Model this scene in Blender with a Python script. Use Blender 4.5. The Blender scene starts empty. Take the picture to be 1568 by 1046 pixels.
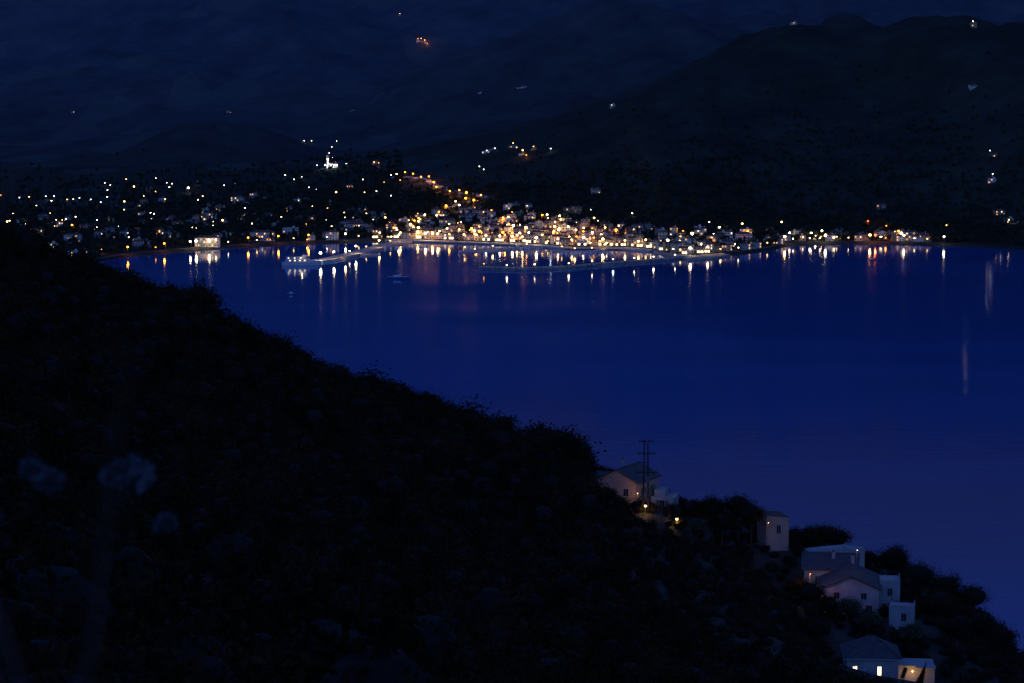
import bpy, math, random
import numpy as np
from mathutils import Vector, noise, Matrix
random.seed(7); rng=np.random.default_rng(7)
scene=bpy.context.scene
scene.view_settings.view_transform='Standard'
scene.view_settings.look='None'
scene.view_settings.exposure=0
D2=bpy.data
P=math.radians(6.7); F=3688.0; CAMH=200.0
# ------------------------------------------------------------------ helpers: image pixels (u,v) cast along camera rays to world metres
def ray(u,v):
    a=(u-784)/F; b=(523-v)/F
    return Vector((a, math.cos(P)+b*math.sin(P), -math.sin(P)+b*math.cos(P)))
def sea(u,v,z=0.0):
    d=ray(u,v); t=(z-CAMH)/d.z
    return Vector((d.x*t,d.y*t,z))
def at(u,v,y):
    d=ray(u,v); t=y/d.y
    return Vector((d.x*t,y,CAMH+d.z*t))
def lerp_table(tab):
    xs=[p[0] for p in tab]; ys=[p[1] for p in tab]
    def f(x): return float(np.interp(x,xs,ys))
    return f
def sm(a,b,x):
    t=max(0.0,min(1.0,(x-a)/(b-a))); return t*t*(3-2*t)
def fbm(x,y,o=4,s=0.0):
    v=0;a=1;f=1
    for i in range(o):
        v+=a*noise.noise(Vector((x*f+s,y*f-s,s*1.7+i*3.1))); a*=0.5; f*=2.03
    return v
# ------------------------------------------------------------------ materials
def new_mat(name):
    m=D2.materials.new(name); m.use_nodes=True
    nt=m.node_tree; b=nt.nodes['Principled BSDF']; return m,nt,b
def pmat(name,c1,c2=None,scale=1.0,rough=0.8,bump=0.0,bscale=None,emit=None,es=0,metal=0,detail=4,spec=0.3):
    m,nt,b=new_mat(name)
    c2=c2 or tuple(x*0.75 for x in c1)
    tc=nt.nodes.new('ShaderNodeTexCoord'); n=nt.nodes.new('ShaderNodeTexNoise')
    n.inputs['Scale'].default_value=scale; n.inputs['Detail'].default_value=detail
    nt.links.new(tc.outputs['Object'],n.inputs['Vector'])
    r=nt.nodes.new('ShaderNodeValToRGB')
    r.color_ramp.elements[0].position=0.35; r.color_ramp.elements[1].position=0.65
    r.color_ramp.elements[0].color=(*c1,1); r.color_ramp.elements[1].color=(*c2,1)
    nt.links.new(n.outputs['Fac'],r.inputs['Fac']); nt.links.new(r.outputs['Color'],b.inputs['Base Color'])
    b.inputs['Roughness'].default_value=rough; b.inputs['Metallic'].default_value=metal
    b.inputs['Specular IOR Level'].default_value=spec
    if bump:
        n2=nt.nodes.new('ShaderNodeTexNoise'); n2.inputs['Scale'].default_value=bscale or scale*4
        nt.links.new(tc.outputs['Object'],n2.inputs['Vector'])
        bp=nt.nodes.new('ShaderNodeBump'); bp.inputs['Strength'].default_value=0.6; bp.inputs['Distance'].default_value=bump
        nt.links.new(n2.outputs['Fac'],bp.inputs['Height']); nt.links.new(bp.outputs['Normal'],b.inputs['Normal'])
    return m
def emat(name,col,strength,vary=True):
    m,nt,b=new_mat(name)
    b.inputs['Base Color'].default_value=(*[c*0.5 for c in col],1)
    b.inputs['Emission Color'].default_value=(*col,1)
    b.inputs['Emission Strength'].default_value=strength
    m.cycles.emission_sampling='NONE'
    return m
def leafmat(name,c1,c2,scale=0.6):
    m,nt,b=new_mat(name)
    tc=nt.nodes.new('ShaderNodeTexCoord'); n=nt.nodes.new('ShaderNodeTexNoise'); n.inputs['Scale'].default_value=scale
    oi=nt.nodes.new('ShaderNodeObjectInfo')
    nt.links.new(tc.outputs['Object'],n.inputs['Vector'])
    ad=nt.nodes.new('ShaderNodeMath'); ad.operation='MULTIPLY_ADD'; ad.inputs[1].default_value=0.6; 
    nt.links.new(oi.outputs['Random'],ad.inputs[0])
    sb=nt.nodes.new('ShaderNodeMath'); sb.operation='SUBTRACT'; sb.inputs[1].default_value=0.3
    nt.links.new(n.outputs['Fac'],sb.inputs[0]); nt.links.new(sb.outputs[0],ad.inputs[2])
    r=nt.nodes.new('ShaderNodeValToRGB'); r.color_ramp.elements[0].position=0.2; r.color_ramp.elements[1].position=0.8
    r.color_ramp.elements[0].color=(*c1,1); r.color_ramp.elements[1].color=(*c2,1)
    nt.links.new(ad.outputs[0],r.inputs['Fac']); nt.links.new(r.outputs['Color'],b.inputs['Base Color'])
    b.inputs['Roughness'].default_value=0.7; b.inputs['Specular IOR Level'].default_value=0.0
    return m
def tilemat(name,c1,c2):
    m,nt,b=new_mat(name)
    tc=nt.nodes.new('ShaderNodeTexCoord'); n=nt.nodes.new('ShaderNodeTexNoise'); n.inputs['Scale'].default_value=1.3
    nt.links.new(tc.outputs['Object'],n.inputs['Vector'])
    r=nt.nodes.new('ShaderNodeValToRGB'); r.color_ramp.elements[0].position=0.3; r.color_ramp.elements[1].position=0.7
    r.color_ramp.elements[0].color=(*c1,1); r.color_ramp.elements[1].color=(*c2,1)
    nt.links.new(n.outputs['Fac'],r.inputs['Fac'])
    w=nt.nodes.new('ShaderNodeTexBrick'); w.inputs['Scale'].default_value=1.0
    w.inputs['Brick Width'].default_value=0.35; w.inputs['Row Height'].default_value=0.4; w.inputs['Mortar Size'].default_value=0.05
    w.inputs['Color1'].default_value=(1,1,1,1); w.inputs['Color2'].default_value=(.7,.7,.7,1); w.inputs['Mortar'].default_value=(.35,.35,.35,1)
    nt.links.new(tc.outputs['Object'],w.inputs['Vector'])
    mx=nt.nodes.new('ShaderNodeMix'); mx.data_type='RGBA'; mx.blend_type='MULTIPLY'; mx.inputs['Factor'].default_value=0.8
    nt.links.new(r.outputs['Color'],mx.inputs['A']); nt.links.new(w.outputs['Color'],mx.inputs['B'])
    nt.links.new(mx.outputs['Result'],b.inputs['Base Color'])
    b.inputs['Roughness'].default_value=0.8
    return m
M={}
M['wall_white']=pmat('wall_white',(.66,.62,.54),(.52,.48,.42),.4)
M['wall_near']=pmat('wall_limewash',(.38,.37,.36),(.28,.275,.27),.5,bump=.02,bscale=5)
M['wall_cream']=pmat('wall_cream',(.6,.5,.34),(.48,.39,.26),.4)
M['wall_pink']=pmat('wall_pink',(.52,.33,.25),(.43,.27,.2),.4)
M['wall_ochre']=pmat('wall_ochre',(.48,.32,.16),(.38,.26,.14),.4)
M['roof_tile']=tilemat('roof_tile',(.22,.09,.05),(.14,.06,.04))
M['roof_grey']=tilemat('roof_grey',(.13,.12,.12),(.08,.07,.07))
M['glass']=pmat('window_glass',(.02,.025,.03),(.015,.02,.025),1,rough=.1,spec=.5)
M['frame']=pmat('window_frame',(.40,.40,.39),(.33,.33,.33),3,rough=.5)
M['shutter']=pmat('shutter_paint',(.06,.10,.09),(.05,.08,.08),3,rough=.6)
M['wood']=pmat('pole_wood',(.05,.035,.025),(.03,.022,.018),3,rough=.9)
M['metal']=pmat('galvanised_metal',(.2,.2,.2),(.15,.15,.15),3,rough=.5,metal=.6)
M['concrete']=pmat('concrete',(.45,.43,.39),(.33,.31,.28),.15)
M['asphalt']=pmat('asphalt',(.06,.06,.06),(.045,.045,.045),.3)
M['rock']=pmat('rock',(.22,.21,.2),(.1,.1,.095),.5,bump=.3,bscale=.8)
M['sand']=pmat('sand',(.40,.34,.24),(.32,.27,.19),.1)
M['hull_white']=pmat('hull_paint',(.55,.56,.58),(.45,.46,.48),.5,rough=.35)
M['hull_blue']=pmat('hull_blue_paint',(.05,.08,.2),(.04,.06,.15),.5,rough=.35)
M['win_warm']=emat('lit_window_warm',(1,.5,.16),2.2)
M['win_white']=emat('lit_window_white',(1,.78,.46),3.0)
M['win_or']=emat('lit_window_orange',(1,.34,.05),2.4)
M['shop']=emat('lit_shopfront',(1,.76,.42),3.6)
LC={'w':(1,.76,.43),'c':(.8,.9,1.0),'y':(1,.56,.16),'o':(1,.31,.025),'r':(1,.12,.02)}
for k,s in zip('wcyor',(20,12,15,11,6)): M['bulb_'+k]=emat('lamp_glass_'+k,LC[k],s)
M['trunk']=pmat('bark',(.05,.036,.025),(.03,.022,.018),4,rough=.95)
M['leaf_dark']=leafmat('leaf_scrub',(.014,.013,.006),(.042,.032,.014))
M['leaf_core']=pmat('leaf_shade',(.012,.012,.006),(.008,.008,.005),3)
M['leaf_olive']=leafmat('leaf_olive',(.05,.06,.03),(.10,.11,.06),1.2)
M['leaf_pale']=leafmat('leaf_pale',(.07,.08,.08),(.15,.16,.16),2)
M['leaf_far']=leafmat('leaf_far_tree',(.028,.034,.02),(.055,.06,.035))
# ------------------------------------------------------------------ mesh builder
class MB:
    def __init__(s): s.v=[];s.f=[];s.m=[];s.mats=[]
    def mi(s,k):
        if k not in s.mats: s.mats.append(k)
        return s.mats.index(k)
    def face(s,pts,k):
        i=len(s.v); s.v+= [tuple(p) for p in pts]; s.f.append(tuple(range(i,i+len(pts)))); s.m.append(s.mi(k))
    def box(s,cx,cy,cz,sx,sy,sz,k,rz=0,ax=(0,0)):
        i=len(s.v); c,n=math.cos(rz),math.sin(rz)
        for dz in(-.5,.5):
            for dx,dy in((-.5,-.5),(.5,-.5),(.5,.5),(-.5,.5)):
                X,Y=dx*sx,dy*sy
                s.v.append((cx+X*c-Y*n,cy+X*n+Y*c,cz+dz*sz))
        for q in((0,3,2,1),(4,5,6,7),(0,1,5,4),(1,2,6,5),(2,3,7,6),(3,0,4,7)):
            s.f.append(tuple(i+a for a in q)); s.m.append(s.mi(k))
    def tube(s,a,b,r1,r2,k,n=8):
        a=Vector(a);b=Vector(b);d=(b-a).normalized()
        u=d.orthogonal().normalized(); w=d.cross(u); i=len(s.v)
        for p,r in((a,r1),(b,r2)):
            for j in range(n):
                t=2*math.pi*j/n; s.v.append(tuple(p+(u*math.cos(t)+w*math.sin(t))*r))
        for j in range(n):
            s.f.append((i+j,i+(j+1)%n,i+n+(j+1)%n,i+n+j)); s.m.append(s.mi(k))
        s.f.append(tuple(i+n+j for j in range(n))); s.m.append(s.mi(k))
    def ball(s,c,r,k,seg=8,rings=6,sz=1):
        i=len(s.v)
        for a in range(rings+1):
            ph=math.pi*a/rings
            for j in range(seg):
                t=2*math.pi*j/seg
                s.v.append((c[0]+r*math.sin(ph)*math.cos(t),c[1]+r*math.sin(ph)*math.sin(t),c[2]+sz*r*math.cos(ph)))
        for a in range(rings):
            for j in range(seg):
                s.f.append((i+a*seg+j,i+(a+1)*seg+j,i+(a+1)*seg+(j+1)%seg,i+a*seg+(j+1)%seg)); s.m.append(s.mi(k))
    def loft(s,secs,k,kd=None):
        i=len(s.v); n=len(secs[0])
        for r in secs: s.v+=[tuple(p) for p in r]
        for a in range(len(secs)-1):
            for j in range(n-1):
                s.f.append((i+a*n+j,i+a*n+j+1,i+(a+1)*n+j+1,i+(a+1)*n+j)); s.m.append(s.mi(k))
            s.f.append((i+a*n+n-1,i+a*n,i+(a+1)*n,i+(a+1)*n+n-1)); s.m.append(s.mi(kd or k))
        s.f.append(tuple(i+j for j in range(n))); s.m.append(s.mi(k))
        s.f.append(tuple(i+(len(secs)-1)*n+j for j in range(n-1,-1,-1))); s.m.append(s.mi(k))
    def mesh(s,name,smooth=False):
        me=D2.meshes.new(name); me.from_pydata(s.v,[],s.f)
        for k in s.mats: me.materials.append(M[k])
        me.polygons.foreach_set('material_index',s.m)
        if smooth: me.polygons.foreach_set('use_smooth',[True]*len(s.f))
        me.update(); return me
    def obj(s,name,loc=(0,0,0),rz=0,parent=None,smooth=False):
        o=D2.objects.new(name,s.mesh(name,smooth)); scene.collection.objects.link(o)
        o.location=loc; o.rotation_euler=(0,0,rz)
        if parent: o.parent=parent
        return o
def empty(name,loc,rz=0):
    o=D2.objects.new(name,None); scene.collection.objects.link(o); o.location=loc; o.rotation_euler=(0,0,rz); return o
lightdata={}
def point(parent,loc,col,power,r=.5,name='bulb_light'):
    key=(col,power,r)
    if key not in lightdata:
        l=D2.lights.new('lamp_'+col,'POINT'); l.energy=power; l.color=LC[col]; l.shadow_soft_size=r; lightdata[key]=l
    o=D2.objects.new(name,lightdata[key]); scene.collection.objects.link(o); o.location=loc
    o.parent=parent; return o
# ------------------------------------------------------------------ terrain functions
coast_uv=[(-900,450),(-500,440),(-200,425),(0,412),(130,404),(190,394),(240,389),(300,384),(400,377),(500,373),(600,370),(700,373),(800,377),(870,382),(960,383),(1000,386),(1050,396),(1095,393),(1140,389),(1180,384),(1205,376),(1300,374),(1400,375),(1500,379),(1568,384),(1800,400),(2400,430)]
coast=[sea(u,v) for u,v in coast_uv]
yc=lerp_table([(p.x,p.y) for p in coast])
Ahill=lerp_table([(-250,0),(-80,22),(64,62),(200,118),(300,170),(360,192),(520,198),(700,210),(1000,280),(2000,280)])
def far_h(x,y):
    s=y-yc(x)
    if s<-60: return -6.0
    if s<14: return -6+8*sm(-40,14,s) if s<14 else 2
    h=2.0
    if s>40:
        k=s-40
        h+=.010*min(k,2500)
        h+=.035*min(k,700)*sm(-330,-60,x)*(1-.5*sm(60,300,x))
        h+=Ahill(x)*sm(90,1150,s)*(1-.35*sm(1200,2300,s))*(1+.22*fbm(x/260,y/260,4,3.3))
        h+=60*math.exp(-((x+560)/170)**2-((y-4500)/220)**2)
        h+=22*math.exp(-((x+285)/120)**2-((y-3850)/220)**2)
        if y>4000:
            h+=75*math.exp(-((x+150)/260)**2-((y-5050)/260)**2)+130*math.exp(-((x-210)/300)**2-((y-5150)/330)**2)+60*math.exp(-((x+820)/300)**2-((y-5500)/260)**2)+90*math.exp(-((x+420)/330)**2-((y-6000)/300)**2)
        m=sm(4600,8900,y)
        h+=860*m*(1+.3*fbm(x/900,y/900,4,9.1))
        if m>0: h+=120*min(1,m*5)*(.5-abs(fbm(x/620,y/620,4,4.4)))
        h+=sm(200,1500,s)*20*fbm(x/170,y/170,4,1.2)*(0.2+sm(-300,200,x)+2.0*m)
    return h
ridge=lerp_table([(-400,235),(-200,197),(-96.7,167.7),(-81.9,162.6),(-72,158.7),(-59.7,154.3),(-47.4,147.4),(-35,141.8),(-22.7,138),(-10.4,133.6),(2,129.6),(11.8,127.9),(16,123.5),(25,119),(36.5,115.9),(51.3,110.8),(68.6,106.9),(78.5,103),(87,99.1),(93.3,91),(96.7,87.4),(150,60),(300,-10)])
pads=[]
def near_h(x,y,usepads=True):
    b=ridge(x)-2.6
    if y<455: b+=70.4*max(0,(1-y/455))**2.1
    else:
        k=y-455; b-=.55*(math.sqrt(k*k+225)-15)
    b+=1.2*fbm(x/18,y/18,3,5.5)*sm(10,80,y)
    if usepads:
        for (px,py,r,z) in pads:
            d=math.hypot(x-px,y-py)
            w=1-sm(r,r+9,d); b=b*(1-w)+z*w
    return b
def sight(u,v,ymin=2350):
    d=ray(u,v)
    y=ymin
    while y<9200:
        t=y/d.y; x=d.x*t; z=CAMH+d.z*t; h=max(0,far_h(x,y))
        if z<=h: return Vector((x,y,h))
        y+=8
    return None
def P3(u,v,y): return at(u,v,y)
hA=P3(962,768,440); hC=P3(1183,838,430); hD=P3(1302,937,400); hE=P3(1335,1066,350); hF=P3(1402,1068,352); hG=P3(1381,955,385); hB=P3(1018,776,438); pole=P3(989,784,425)
pads+= [(hA.x,hA.y,8,hA.z),(hC.x,hC.y,4,hC.z),(hD.x,hD.y+4,11,hD.z),(hE.x,hE.y+3,8,hE.z),(hF.x,hF.y+3,6,hF.z),(hG.x,hG.y,4,hG.z),(pole.x,pole.y,1.5,pole.z)]
def grid(name,xs,ys,fn,mat):
    v=[(x,y,fn(x,y)) for y in ys for x in xs]; n=len(xs)
    f=[(j*n+i,j*n+i+1,(j+1)*n+i+1,(j+1)*n+i) for j in range(len(ys)-1) for i in range(n-1)]
    me=D2.meshes.new(name); me.from_pydata(v,[],f); me.materials.append(mat)
    me.polygons.foreach_set('use_smooth',[True]*len(f))
    o=D2.objects.new(name,me); scene.collection.objects.link(o); return o
def terrmat():
    m,nt,b=new_mat('wooded_country')
    L=nt.links; N=nt.nodes
    tc=N.new('ShaderNodeTexCoord')
    n1=N.new('ShaderNodeTexNoise'); n1.inputs['Scale'].default_value=.009; n1.inputs['Detail'].default_value=11; n1.inputs['Roughness'].default_value=.78
    L.new(tc.outputs['Object'],n1.inputs['Vector'])
    r1=N.new('ShaderNodeValToRGB'); e=r1.color_ramp.elements; e[0].position=.36; e[0].color=(.018,.021,.016,1); e[1].position=.66; e[1].color=(.047,.05,.036,1)
    L.new(n1.outputs['Fac'],r1.inputs['Fac'])
    # haze painted into the colour: blue-grey over the inland range, by world position
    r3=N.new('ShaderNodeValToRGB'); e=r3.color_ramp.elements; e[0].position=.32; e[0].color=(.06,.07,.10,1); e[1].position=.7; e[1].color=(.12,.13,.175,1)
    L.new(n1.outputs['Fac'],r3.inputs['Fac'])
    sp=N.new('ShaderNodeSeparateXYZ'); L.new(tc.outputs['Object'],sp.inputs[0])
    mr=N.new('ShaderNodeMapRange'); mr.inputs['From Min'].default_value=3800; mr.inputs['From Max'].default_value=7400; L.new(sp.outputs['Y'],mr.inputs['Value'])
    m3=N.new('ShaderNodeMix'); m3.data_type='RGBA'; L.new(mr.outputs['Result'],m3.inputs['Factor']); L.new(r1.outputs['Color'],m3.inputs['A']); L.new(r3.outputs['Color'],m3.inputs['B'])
    vo=N.new('ShaderNodeTexVoronoi'); vo.inputs['Scale'].default_value=.012
    mp=N.new('ShaderNodeMapping'); mp.inputs['Scale'].default_value=(1,.45,1); L.new(tc.outputs['Object'],mp.inputs['Vector']); L.new(mp.outputs['Vector'],vo.inputs['Vector'])
    r2=N.new('ShaderNodeValToRGB'); r2.color_ramp.interpolation='CONSTANT'; e=r2.color_ramp.elements; e[0].color=(0,0,0,1); e[1].position=.74; e[1].color=(1,1,1,1)
    L.new(vo.outputs['Color'],r2.inputs['Fac'])
    mx=N.new('ShaderNodeMix'); mx.data_type='RGBA'; mx.inputs['B'].default_value=(.10,.11,.10,1)
    mm=N.new('ShaderNodeMath'); mm.operation='MULTIPLY'; mm.inputs[1].default_value=.35; L.new(r2.outputs['Color'],mm.inputs[0])
    inv=N.new('ShaderNodeMapRange'); inv.inputs['From Min'].default_value=-250; inv.inputs['From Max'].default_value=0; inv.inputs['To Min'].default_value=1; inv.inputs['To Max'].default_value=0; L.new(sp.outputs['X'],inv.inputs['Value'])
    m4=N.new('ShaderNodeMath'); m4.operation='MULTIPLY'; L.new(mm.outputs[0],m4.inputs[0]); L.new(inv.outputs['Result'],m4.inputs[1]); L.new(m4.outputs[0],mx.inputs['Factor'])
    L.new(m3.outputs['Result'],mx.inputs['A']); L.new(mx.outputs['Result'],b.inputs['Base Color'])
    b.inputs['Roughness'].default_value=.95; b.inputs['Specular IOR Level'].default_value=.05
    n2=N.new('ShaderNodeTexNoise'); n2.inputs['Scale'].default_value=.05; n2.inputs['Detail'].default_value=6
    L.new(tc.outputs['Object'],n2.inputs['Vector'])
    bp=N.new('ShaderNodeBump'); bp.inputs['Distance'].default_value=6; bp.inputs['Strength'].default_value=.6
    L.new(n2.outputs['Fac'],bp.inputs['Height']); L.new(bp.outputs['Normal'],b.inputs['Normal'])
    return m
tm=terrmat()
xs=list(np.arange(-3200,-720,60))+list(np.arange(-720,760,12))+list(np.arange(760,3200,60))
ys=list(np.arange(2250,3300,9))+list(np.arange(3300,5200,22))+list(np.arange(5200,9400,45))
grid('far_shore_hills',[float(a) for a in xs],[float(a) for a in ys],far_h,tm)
hm=pmat('scrub_soil',(.025,.022,.014),(.05,.04,.025),.15,bump=.4,bscale=.6)
grid('hillside_terrain',[float(a) for a in np.arange(-330,260,3.5)],[float(a) for a in np.arange(-60,830,4)],near_h,hm)
# ------------------------------------------------------------------ water
def water():
    m,nt,b=new_mat('sea_water'); L=nt.links;N=nt.nodes
    tc=N.new('ShaderNodeTexCoord'); mp=N.new('ShaderNodeMapping'); mp.inputs['Scale'].default_value=(.3,1,1); L.new(tc.outputs['Object'],mp.inputs['Vector'])
    n=N.new('ShaderNodeTexNoise'); n.inputs['Scale'].default_value=.12; n.inputs['Detail'].default_value=5; n.inputs['Roughness'].default_value=.6; L.new(mp.outputs['Vector'],n.inputs['Vector'])
    bp=N.new('ShaderNodeBump'); bp.inputs['Distance'].default_value=.22; bp.inputs['Strength'].default_value=.3; L.new(n.outputs['Fac'],bp.inputs['Height']); L.new(bp.outputs['Normal'],b.inputs['Normal'])
    mp2=N.new('ShaderNodeMapping'); mp2.inputs['Scale'].default_value=(.3,1,1); mp2.inputs['Rotation'].default_value=(0,0,.12); L.new(tc.outputs['Object'],mp2.inputs['Vector'])
    n2=N.new('ShaderNodeTexNoise'); n2.inputs['Scale'].default_value=.008; n2.inputs['Detail'].default_value=6; L.new(mp2.outputs['Vector'],n2.inputs['Vector'])
    mr=N.new('ShaderNodeMapRange'); mr.inputs['From Min'].default_value=.35; mr.inputs['From Max'].default_value=.65; mr.inputs['To Min'].default_value=.045; mr.inputs['To Max'].default_value=.08
    L.new(n2.outputs['Fac'],mr.inputs['Value']); L.new(mr.outputs['Result'],b.inputs['Roughness'])
    r=N.new('ShaderNodeValToRGB'); e=r.color_ramp.elements; e[0].position=.3; e[0].color=(.002,.085,.30,1); e[1].position=.7; e[1].color=(.003,.10,.37,1)
    L.new(n2.outputs['Fac'],r.inputs['Fac']); L.new(r.outputs['Color'],b.inputs['Base Color'])
    b.inputs['IOR'].default_value=1.33; b.inputs['Specular IOR Level'].default_value=.42
    return m
M['water']=water()
mb=MB(); mb.face([(-5000,-800,0),(5000,-800,0),(5000,2900,0),(-5000,2900,0)],'water'); mb.obj('sea_water')
# ------------------------------------------------------------------ foliage
def leaves(n_cl,per,R,H,size,seed,spread=.28):
    r=np.random.default_rng(seed)
    d=r.normal(size=(n_cl,3)); d/=np.linalg.norm(d,axis=1)[:,None]; d[:,2]=np.abs(d[:,2])*1.0-.25
    rad=r.uniform(.55,1.05,(n_cl,1)); c=d*rad*np.array([R,R,H])
    P_=np.repeat(c,per,0)+r.normal(size=(n_cl*per,3))*spread*R*r.uniform(.5,1.2,(n_cl,1)).repeat(per,0)
    n=len(P_); a=r.normal(size=(n,3)); a/=np.linalg.norm(a,axis=1)[:,None]
    b=np.cross(a,r.normal(size=(n,3))); b/=np.linalg.norm(b,axis=1)[:,None]
    s=size*r.uniform(.6,1.4,(n,1)); a=a*s; b=b*s*.5
    V=np.stack([P_-a,P_+b,P_+a,P_-b],1).reshape(-1,3)
    return V,n
def crown_mesh(name,n_cl,per,R,H,size,seed,mat,core=True,zc=0.5,trunk=None,spread=.28,tr=.09):
    V,n=leaves(n_cl,per,R,H,size,seed,spread); V[:,2]+=zc
    mb=MB()
    mb.v=[tuple(p) for p in V.tolist()]; mb.f=[(4*i,4*i+1,4*i+2,4*i+3) for i in range(n)]; mb.m=[mb.mi(mat)]*n
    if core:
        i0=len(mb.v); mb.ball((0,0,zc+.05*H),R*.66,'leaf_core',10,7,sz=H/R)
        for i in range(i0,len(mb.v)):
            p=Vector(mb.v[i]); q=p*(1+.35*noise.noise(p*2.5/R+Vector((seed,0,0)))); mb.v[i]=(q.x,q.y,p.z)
    if trunk:
        h=trunk; mb.tube((0,0,-.3),(0.05*R,0,h),R*tr,R*tr*.65,'trunk',7)
        rr=random.Random(seed)
        for i in range(5):
            a=2*math.pi*i/5+rr.random(); mb.tube((0.05*R,0,h-.05*R),(math.cos(a)*R*.6,math.sin(a)*R*.6,zc+H*rr.uniform(-.1,.5)),R*.05,R*.015,'trunk',5)
    return mb.mesh(name)
def scatter(name,pts,scales,meshes,zrot=True):
    me=D2.meshes.new(name); me.from_pydata([tuple(p) for p in pts],[],[])
    a=me.attributes.new('sc','FLOAT_VECTOR','POINT'); a.data.foreach_set('vector',np.array(scales,dtype=np.float32).ravel())
    rr=np.zeros((len(pts),3),dtype=np.float32); rr[:,2]=rng.uniform(0,6.28,len(pts)); rr[:,0]=rng.normal(0,.08,len(pts)); rr[:,1]=rng.normal(0,.08,len(pts))
    a=me.attributes.new('ro','FLOAT_VECTOR','POINT'); a.data.foreach_set('vector',rr.ravel())
    o=D2.objects.new(name,me); scene.collection.objects.link(o)
    col=D2.collections.new(name+'_kit')
    for i,m in enumerate(meshes): col.objects.link(D2.objects.new(name+'_plant',m))
    ng=D2.node_groups.new(name,'GeometryNodeTree')
    ng.interface.new_socket('Geometry',in_out='INPUT',socket_type='NodeSocketGeometry')
    ng.interface.new_socket('Geometry',in_out='OUTPUT',socket_type='NodeSocketGeometry')
    gi=ng.nodes.new('NodeGroupInput'); go=ng.nodes.new('NodeGroupOutput')
    ci=ng.nodes.new('GeometryNodeCollectionInfo'); ci.inputs['Collection'].default_value=col; ci.inputs['Separate Children'].default_value=True; ci.inputs['Reset Children'].default_value=True
    ip=ng.nodes.new('GeometryNodeInstanceOnPoints'); ip.inputs['Pick Instance'].default_value=True
    def na(nm):
        k=ng.nodes.new('GeometryNodeInputNamedAttribute'); k.data_type='FLOAT_VECTOR'; k.inputs['Name'].default_value=nm
        return next(s for s in k.outputs if s.enabled and s.name=='Attribute')
    ng.links.new(gi.outputs[0],ip.inputs['Points']); ng.links.new(ci.outputs[0],ip.inputs['Instance'])
    ng.links.new(na('sc'),ip.inputs['Scale']); ng.links.new(na('ro'),ip.inputs['Rotation'])
    ng.links.new(ip.outputs[0],go.inputs[0])
    md=o.modifiers.new('scatter','NODES'); md.node_group=ng
    return o
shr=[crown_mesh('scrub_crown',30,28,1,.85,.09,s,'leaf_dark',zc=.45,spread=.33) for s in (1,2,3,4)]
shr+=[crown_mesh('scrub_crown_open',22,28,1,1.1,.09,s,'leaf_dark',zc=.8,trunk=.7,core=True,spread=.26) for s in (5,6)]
pts=[];sc=[]
houses_xy=[(hA,7.5),(hC,4),(hD,10),(hE,7),(hF,6),(hG,4.5)]
y=28.0
while y<482:
    x=-.235*y-12
    while x<.235*y+12:
        X=x+random.uniform(-1.5,1.5); Y=y+random.uniform(-1.5,1.5)
        ok=True
        for p,r in houses_xy:
            if math.hypot(X-p.x,Y-p.y-(3 if p in(hD,hE,hF) else 0))<r: ok=False
            if abs(X-p.x*Y/p.y)<r*.8 and p.y-26<Y<p.y and p in (hE,hF): ok=False
        low = X>15 and Y>300
        if ok and random.random()<.94:
            s=random.uniform(1.3,2.6)*(1.45 if random.random()<.16 else 1)*(.8 if Y<110 else 1)
            if low: s*=.58
            pts.append((X,Y,near_h(X,Y)-.15*s)); sc.append((s*random.uniform(.85,1.2),s,s*random.uniform(.7,1.2)))
        x+=3.3
    y+=3.3
scatter('hillside_scrub',pts,sc,shr)
fart=[crown_mesh('far_tree_crown',12,10,1,.9,.26,s,'leaf_far',zc=1.1,trunk=.8) for s in (11,12,13)]
fart.append(crown_mesh('far_tree_cypress',12,10,.4,1.6,.24,14,'leaf_far',zc=1.5,trunk=.5))
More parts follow.
